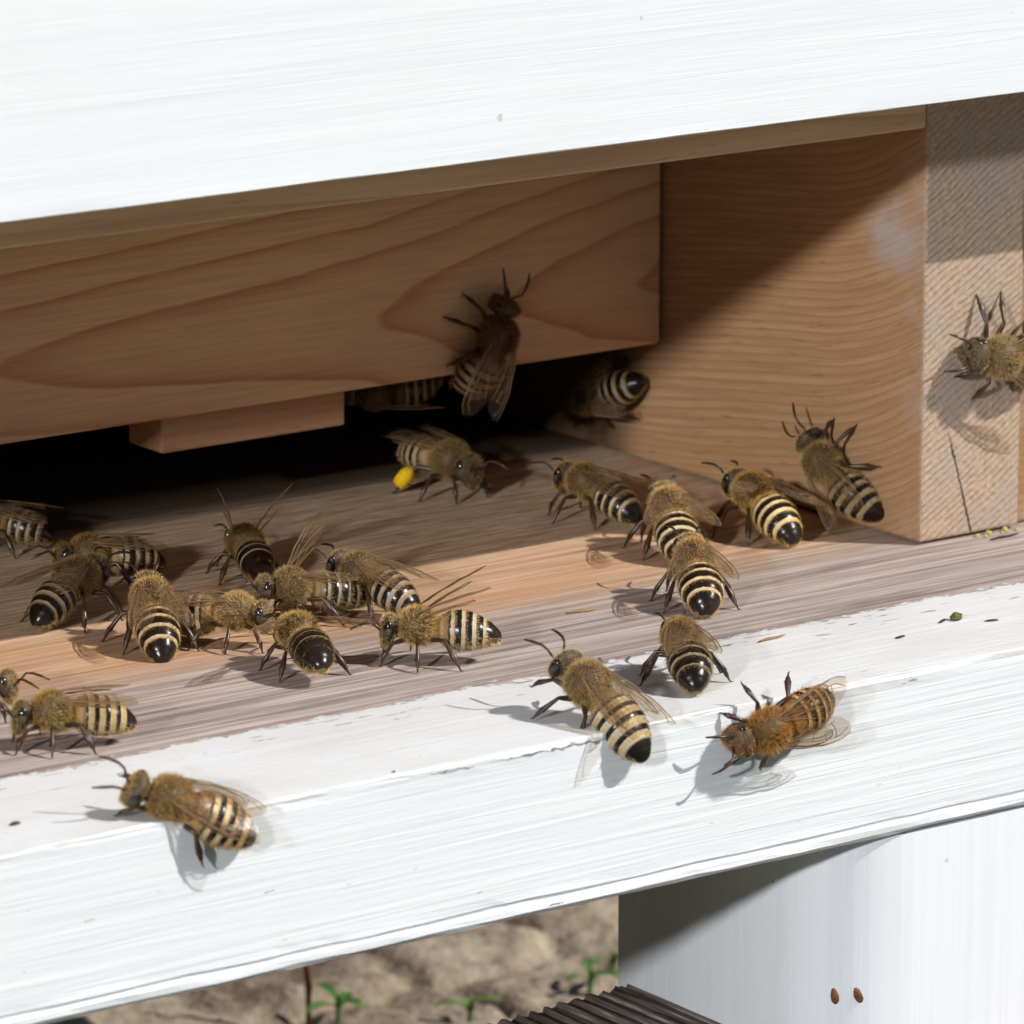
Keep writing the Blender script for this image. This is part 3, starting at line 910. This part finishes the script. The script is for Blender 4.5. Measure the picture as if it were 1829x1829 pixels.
            rad = [k * scale * .88 for k in rad]
            add_tube(pts, rad)
            # claw
            add_tube([F, F + out * .28 + Vector((0, 0, .03))], [.08 * scale, .03 * scale], 1, 5)
            if key == 'h': tib.append((K, J, out, sd))
    # mouthparts
    add_tube(T([(3.7, .28, -2.0), (3.9, .15, -2.45), (3.9, 0, -2.6)]), [.2 * scale, .16 * scale, .05 * scale])
    add_tube(T([(3.7, -.28, -2.0), (3.9, -.15, -2.45), (3.9, 0, -2.6)]), [.2 * scale, .16 * scale, .05 * scale])
    body = mesh_obj('honey_bee', AV, fs, [M_body, M_limb], smooth=True, mat_idx=mi)
    for nm, dat in (('ax', ax), ('up', up), ('shift', [dark] * len(ax))):
        at = body.data.attributes.new(nm, 'FLOAT', 'POINT')
        at.data.foreach_set('value', dat)
    body.matrix_world = root_m
    thing(body, label, 'bee', 'honey bees at the hive entrance')

    # ---- eyes
    for sd in (1, -1):
        ev, ef = [], []
        for i in range(9):
            th = math.pi * i / 8
            for j in range(12):
                ph = 2 * math.pi * j / 12
                ev.append((3.22 + .62 * math.sin(th) * math.cos(ph), sd * (1.30 + .52 * math.sin(th) * math.sin(ph)) - sd * .10 * (1 - math.cos(th)), -.42 + 1.18 * math.cos(th)))
        for i in range(8):
            for j in range(12): ef.append((i * 12 + j, i * 12 + (j + 1) % 12, (i + 1) * 12 + (j + 1) % 12, (i + 1) * 12 + j))
        mesh_obj('eye', T(ev), ef, M_eye, body, smooth=True)
    # ---- antennae
    if antennae:
        for sd in (1, -1):
            o1, o2 = rg.uniform(-.3, .3), rg.uniform(-.4, .4)
            p = T([(4.05, .38 * sd, -.55), (4.5, .75 * sd, -.05 + .2 * o1), (4.95, 1.1 * sd, .45 + .3 * o1), (5.6, 1.35 * sd + .2 * o2, .55 + .3 * o2), (6.5, 1.6 * sd + .4 * o2, .25 + .5 * o2), (7.3, 1.75 * sd + .5 * o2, -.15 + .6 * o2)])
            v2, f2 = tube_pts(p, [k * scale for k in (.11, .11, .12, .14, .14, .08)], 7)
            mesh_obj('antenna', v2, f2, M_limb, body, smooth=True)
    # ---- wings
    def wing(name, outl, veins, sd, splay, elev, rollw, base):
        s_, e_, r_ = math.radians(splay), math.radians(elev), math.radians(rollw)
        a = Vector((-math.cos(s_) * math.cos(e_), sd * math.sin(s_) * math.cos(e_), math.sin(e_)))
        lead = Vector((math.sin(s_), sd * math.cos(s_), 0))
        nn = a.cross(lead) * sd
        if nn.z < 0: nn = -nn
        lead2 = lead * math.cos(r_) - nn * math.sin(r_)
        nn2 = nn * math.cos(r_) + lead * math.sin(r_)
        # the base and the wing follow the thorax (pitch/roll) but not the bending abdomen
        def P(u, v):
            camber = 0.16 * math.sin(u * 0.45) - 0.05 * v * v + 0.05 * math.sin(u * 2.1 + v * 2.7)
            q = Vector(base) + a * u + lead2 * v + nn2 * camber
            y, z = q.y * cr_ - q.z * sr_, q.z * cr_ + q.y * sr_
            x, z = q.x * cp_ - z * sp_, z * cp_ + q.x * sp_
            return (x * scale, y * scale, z * scale + h)
        top = [o for o in outl]
        n = len(top)
        cx = sum(o[0] for o in top) / n
        cyv = sum(o[1] for o in top) / n
        wv, wf, wm = [], [], []
        rings = [1.0, 0.75, 0.5, 0.25]
        for kf in rings:
            for (u, v) in top: wv.append(P(cx + (u - cx) * kf, cyv + (v - cyv) * kf))
        wv.append(P(cx, cyv))
        for k in range(3):
            for j in range(n): wf.append((k * n + j, k * n + (j + 1) % n, (k + 1) * n + (j + 1) % n, (k + 1) * n + j))
        for j in range(n): wf.append((3 * n + j, 3 * n + (j + 1) % n, 4 * n))
        wm = [0] * len(wf)
        for ln in veins + [outl[:8]]:
            pl = polyline([(u, v, 0) for u, v in ln], 9)
            rr = .065 if ln is veins[0] else .042
            v2, f2 = tube_pts([P(q[0], q[1]) for q in pl], rr * scale, 4)
            b = len(wv)
            wv.extend(v2)
            wf.extend([tuple(k + b for k in f) for f in f2])
            wm.extend([1] * len(f2))
        mesh_obj(name, wv, wf, [M_wing, M_vein], body, smooth=True, mat_idx=wm)
    for sd in (1, -1):
        spec = (wing_l if sd == 1 else wing_r) or (wings[0] + rg.uniform(-3, 3), wings[1] + rg.uniform(-2, 2), 14)
        if spec == 'none': continue
        wing('forewing', FORE, FV, sd, spec[0], spec[1], spec[2], (.55, sd * 1.35, 1.5))
        wing('hindwing', HIND, HV, sd, spec[0] + 4, spec[1] - 3, spec[2] + 6, (-.35, sd * 1.5, 1.25))
    # ---- fur
    me = body.data
    no = np.empty(len(me.vertices) * 3)
    me.vertices.foreach_get('normal', no)
    no = no.reshape(-1, 3)[:nb].copy()
    if np.einsum('ij,ij->i', no[NR * 40:NR * 44], V[NR * 40:NR * 44] - V[NR * 40:NR * 44].mean(0)).sum() < 0: no = -no
    axa = np.array(ax[:nb])
    upa = np.array(up[:nb])
    hv, hf, tone = [], [], []
    def tuft(mask, count, l0, l1, wd, back, t0, t1):
        idx = np.where(mask)[0]
        if not len(idx): return
        pick = nr.choice(idx, count)
        nb1 = np.minimum(pick + NR, nb - 1)
        j = pick % NR
        nb2 = pick - j + (j + 1) % NR
        r1, r2 = nr.rand(count, 1), nr.rand(count, 1)
        base = V[pick] + (V[nb1] - V[pick]) * r1 + (V[nb2] - V[pick]) * r2
        tang = V[nb1] - V[pick]
        tang /= np.maximum(np.linalg.norm(tang, axis=1, keepdims=True), 1e-6)
        d = no[pick] + tang * back + nr.normal(0, .24, (count, 3))
        d /= np.linalg.norm(d, axis=1, keepdims=True)
        sdv = np.cross(d, nr.normal(0, 1, (count, 3)))
        sdv /= np.maximum(np.linalg.norm(sdv, axis=1, keepdims=True), 1e-6)
        L = nr.uniform(l0, l1, (count, 1)) * scale
        tn = np.clip(nr.normal((t0 + t1) / 2, (t1 - t0) / 2, count) + fur_tone, 0, 1)
        for q in range(count):
            b = len(hv)
            hv.append(base[q] - sdv[q] * wd - d[q] * .04)
            hv.append(base[q] + sdv[q] * wd - d[q] * .04)
            hv.append(base[q] + d[q] * L[q])
            hf.append((b, b + 1, b + 2))
            tone.extend([tn[q] * .75, tn[q] * .75, min(1, tn[q] * 1.1)])
    th = (axa < 2.1) & (axa > -1.8)
    disc = (upa > .95) & (axa < 1.0) & (axa > -.9)
    tuft(th & ~disc, 3600, .32, .66, .023, .5, .35, .85)
    tuft(th & disc, 420, .2, .42, .024, .4, .2, .6)
    tuft((axa > 2.5) & (axa < 4.05) & (np.abs(upa) > .35), 800, .2, .45, .021, -.2, .4, .9)
    tuft((axa > 3.75) & (axa < 4.19), 620, .14, .32, .019, -.1, .55, 1.0)
    tuft((axa < -1.7) & (axa > -3.25) & (upa > -.4), 900, .3, .62, .022, .7, .4, .9)
    fr = ((-axa - 2.25) / 1.13) % 1.0
    tuft((axa < -3.3) & (axa > -7.0) & (fr < .45 - max(dark, 0) * .8) & (upa > -.5), 1100 if dark < .2 else 260, .2, .38, .021, 1.1, .6, 1.0)
    tuft((axa < -2.3) & (axa > -8.3) & (upa < -.2), 420, .3, .6, .028, .7, .5, .95)
    fo = mesh_obj('fur', np.array(hv), hf, M_fur, body)
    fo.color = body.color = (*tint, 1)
    at = fo.data.attributes.new('tone', 'FLOAT', 'POINT')
    at.data.foreach_set('value', tone)
    # ---- pollen loads on the hind legs
    if pollen:
        for (K, J, out, sd) in tib:
            c = K.lerp(J, .62) + out * .25
            ud = (J - K).normalized()
            w1 = ud.cross(Vector((0, 0, 1))).normalized()
            w2 = w1.cross(ud)
            pv, pf = [], []
            for i in range(9):
                t_ = math.pi * i / 8
                for j in range(12):
                    p_ = 2 * math.pi * j / 12
                    k = 1 + .22 * noise.noise(Vector((i * .9, j * .8, sd * 3)))
                    pv.append(tuple(c + k * (ud * (-1.25 * math.cos(t_)) + math.sin(t_) * (w1 * .85 * math.cos(p_) + w2 * .85 * math.sin(p_)))))
            for i in range(8):
                for j in range(12): pf.append((i * 12 + j, i * 12 + (j + 1) % 12, (i + 1) * 12 + (j + 1) % 12, (i + 1) * 12 + j))
            mesh_obj('pollen_load', pv, pf, M_pollen, body, smooth=True)
    return body

Z, FRONT = (0, 0, 1), (0, -1, 0)
BEES = [  # dull tints on the inner-floor bees paint shade into their colour
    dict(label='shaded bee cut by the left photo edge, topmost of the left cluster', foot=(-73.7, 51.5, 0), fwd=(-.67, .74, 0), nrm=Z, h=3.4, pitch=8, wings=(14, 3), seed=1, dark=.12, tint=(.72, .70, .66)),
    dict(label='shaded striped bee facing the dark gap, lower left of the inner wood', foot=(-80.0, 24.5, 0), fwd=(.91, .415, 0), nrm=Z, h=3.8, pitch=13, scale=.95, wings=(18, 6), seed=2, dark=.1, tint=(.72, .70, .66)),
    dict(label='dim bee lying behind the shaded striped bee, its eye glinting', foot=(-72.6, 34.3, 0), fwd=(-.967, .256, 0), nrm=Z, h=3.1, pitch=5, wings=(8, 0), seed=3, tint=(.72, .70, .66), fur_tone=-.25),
    dict(label='bee seen from behind with glossy black tail tip, in the middle of the left cluster', foot=(-79.2, 13.2, 0), fwd=(.42, .90, 0), nrm=Z, h=4.0, pitch=20, scale=.94, wings=(13, 6), seed=4, dark=.08),
    dict(label='pale furry bee facing right between two bees, its head towards the fanning bees', foot=(-73.6, 8.2, 0), fwd=(.62, -.78, 0), nrm=Z, h=3.1, pitch=4, wings=(10, 2), seed=5),
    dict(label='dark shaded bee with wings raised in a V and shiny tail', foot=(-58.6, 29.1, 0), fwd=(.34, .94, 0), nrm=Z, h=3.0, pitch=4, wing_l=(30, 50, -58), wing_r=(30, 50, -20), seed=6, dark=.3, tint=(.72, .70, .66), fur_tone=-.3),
    dict(label='striped bee facing left, touching the bees right of the pale furry bee', foot=(-64.7, 12.0, 0), fwd=(-.951, .31, 0), nrm=Z, h=3.3, pitch=6, wing_r=(48, 38, 20), wing_l=(55, 10, 10), seed=7, dark=.08),
    dict(label='bee with white and dark bands behind the bee with long raised wings', foot=(-57.9, 10.9, 0), fwd=(-.283, .959, 0), nrm=Z, h=3.9, pitch=15, wings=(12, 3), seed=8, dark=-.05),
    dict(label='striped bee facing left with long wings raised up to the right', foot=(-63.5, -6.3, 0), fwd=(-.801, .598, 0), nrm=Z, h=3.3, pitch=2, droop=0, wing_l=(10, 25, -2), wing_r=(10, 33, 23), seed=9, dark=.1),
    dict(label='round dark bee seen from behind, lowest bee on the bare wood', foot=(-73.4, -1.9, 0), fwd=(.309, .951, 0), nrm=Z, h=3.2, pitch=2, scale=.92, droop=2, wings=(40, 8), seed=10, dark=.42),
    dict(label='golden bee in profile facing left at the lower left edge', foot=(-104.1, -10.4, 0), fwd=(-.911, .411, 0), nrm=Z, h=3.1, pitch=3, wings=(12, 3), seed=11, dark=-.06, scale=.87, fur_tone=.1),
    dict(label='bee mostly out of the photo at the left edge above the golden one', foot=(-104.4, 1.5, 0), fwd=(.643, -.766, 0), nrm=Z, h=3.2, pitch=3, wings=(12, 3), seed=12),
    dict(label='brown bee with folded glossy wings hanging over the white edge, lowest bee', foot=(-106.9, -31.6, -.3), fwd=(-.82, .40, .41), nrm=(0, -.7, .7), h=2.3, pitch=0, scale=.97, wings=(5, -3), seed=13, fur_tone=-.15),
    dict(label='boldly banded bee on the white edge with black forward antennae', foot=(-62.4, -28.3, 0), fwd=(-.16, .80, .58), nrm=(0, -.50, .866), h=3.4, pitch=2, scale=1.0, droop=4, wings=(9, 2), seed=14, dark=-.14),
    dict(label='bee seen from behind on the white paint, its dull dark abdomen towards the viewer', foot=(-47.8, -24.2, 0), fwd=(.46, .888, 0), nrm=Z, h=3.4, pitch=9, scale=.90, droop=8, wings=(10, 5), seed=15, dark=.16, tint=(.72, .70, .70), legs={('h', 1): (-2.6, 4.4), ('h', -1): (-2.6, 4.4)}),
    dict(label='golden brown bee clinging to the white front face, head to the left', foot=(-47.6, -34.3, -2.0), fwd=(-.985, 0, -.17), nrm=FRONT, h=2.1, pitch=0, scale=.98, wings=(9, 0), seed=16, dark=.12, tint=(.95, .74, .55), fur_tone=-.05),
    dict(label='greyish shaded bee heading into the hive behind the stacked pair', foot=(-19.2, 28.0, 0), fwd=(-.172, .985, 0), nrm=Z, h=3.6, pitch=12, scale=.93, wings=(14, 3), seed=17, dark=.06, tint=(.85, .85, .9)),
    dict(label='upper bee of the stacked pair, its tail hidden by the bee in front', foot=(-20.4, 13.1, 0), fwd=(.45, .893, 0), nrm=Z, h=4.1, pitch=17, scale=.98, wings=(18, 8), seed=18, dark=.05),
    dict(label='lower bee of the stacked pair with a shiny black tail tip', foot=(-30.6, -3.8, 0), fwd=(.469, .883, 0), nrm=Z, h=4.0, pitch=17, scale=.92, wings=(15, 7), seed=19, dark=.08),
    dict(label='yellow striped bee beside the raw block, shiny tail towards the viewer', foot=(-10.0, 13.3, 0), fwd=(.088, .996, 0), nrm=Z, h=4.1, pitch=16, scale=.98, wing_r=(14, 6, 12), wing_l=(42, 18, 10), seed=20, dark=.04),
    dict(label='bee climbing the raw wood side block, head upward', foot=(0, 11.5, 6.4), fwd=(0, .781, .625), nrm=(-1, 0, 0), h=2.8, pitch=4, scale=.96, droop=14, wings=(14, 2), seed=21),
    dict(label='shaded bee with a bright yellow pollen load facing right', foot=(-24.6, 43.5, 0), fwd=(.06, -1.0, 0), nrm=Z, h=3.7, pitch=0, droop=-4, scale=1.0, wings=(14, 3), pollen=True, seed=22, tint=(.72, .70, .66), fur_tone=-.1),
    dict(label='dark bee upright on the lower edge of the pine board, legs up', foot=(-23.2, 40.4, 17.0), fwd=(.25, 0, .97), nrm=FRONT, h=3.0, pitch=8, scale=1.0, droop=34, wings=(7, 0), seed=23, fur_tone=-.35, tint=(.55, .5, .5), legs={('f', 1): (3.6, 3.6), ('f', -1): (5.0, 1.6), ('m', 1): (1.0, 5.2)}),  # tint and fur tone lowered, shade under the front board painted in
    dict(label='dim bee deep in the entrance corner beside the raw block', foot=(0, 49.0, 6.2), fwd=(0, .92, -.38), nrm=(-1, 0, 0), h=2.8, pitch=3, wings=(16, 3), seed=24, fur_tone=-.2, tint=(.6, .6, .55)),  # corner shade painted in through tint and fur
    dict(label='barely visible dark bee under the right end of the reducer bar', foot=(-30.0, 48.6, 13.1), fwd=(-.9, .43, 0), nrm=(0, 0, -1), h=2.8, pitch=2, scale=.84, wings=(12, 2), seed=25, fur_tone=-.4, tint=(.5, .5, .5)),  # darkness of the gap put into body and fur colour
    dict(label='bee on the pale end grain of the block at the right photo edge', foot=(7.9, 0, 18.0), fwd=(-.981, 0, .192), nrm=FRONT, h=2.4, pitch=3, scale=1.06, wings=(20, 3), seed=26, fur_tone=.05, legs={('f', -1): (2.6, 5.0), ('m', -1): (-.8, 6.4)}),
]
for b in BEES: honey_bee(**b)
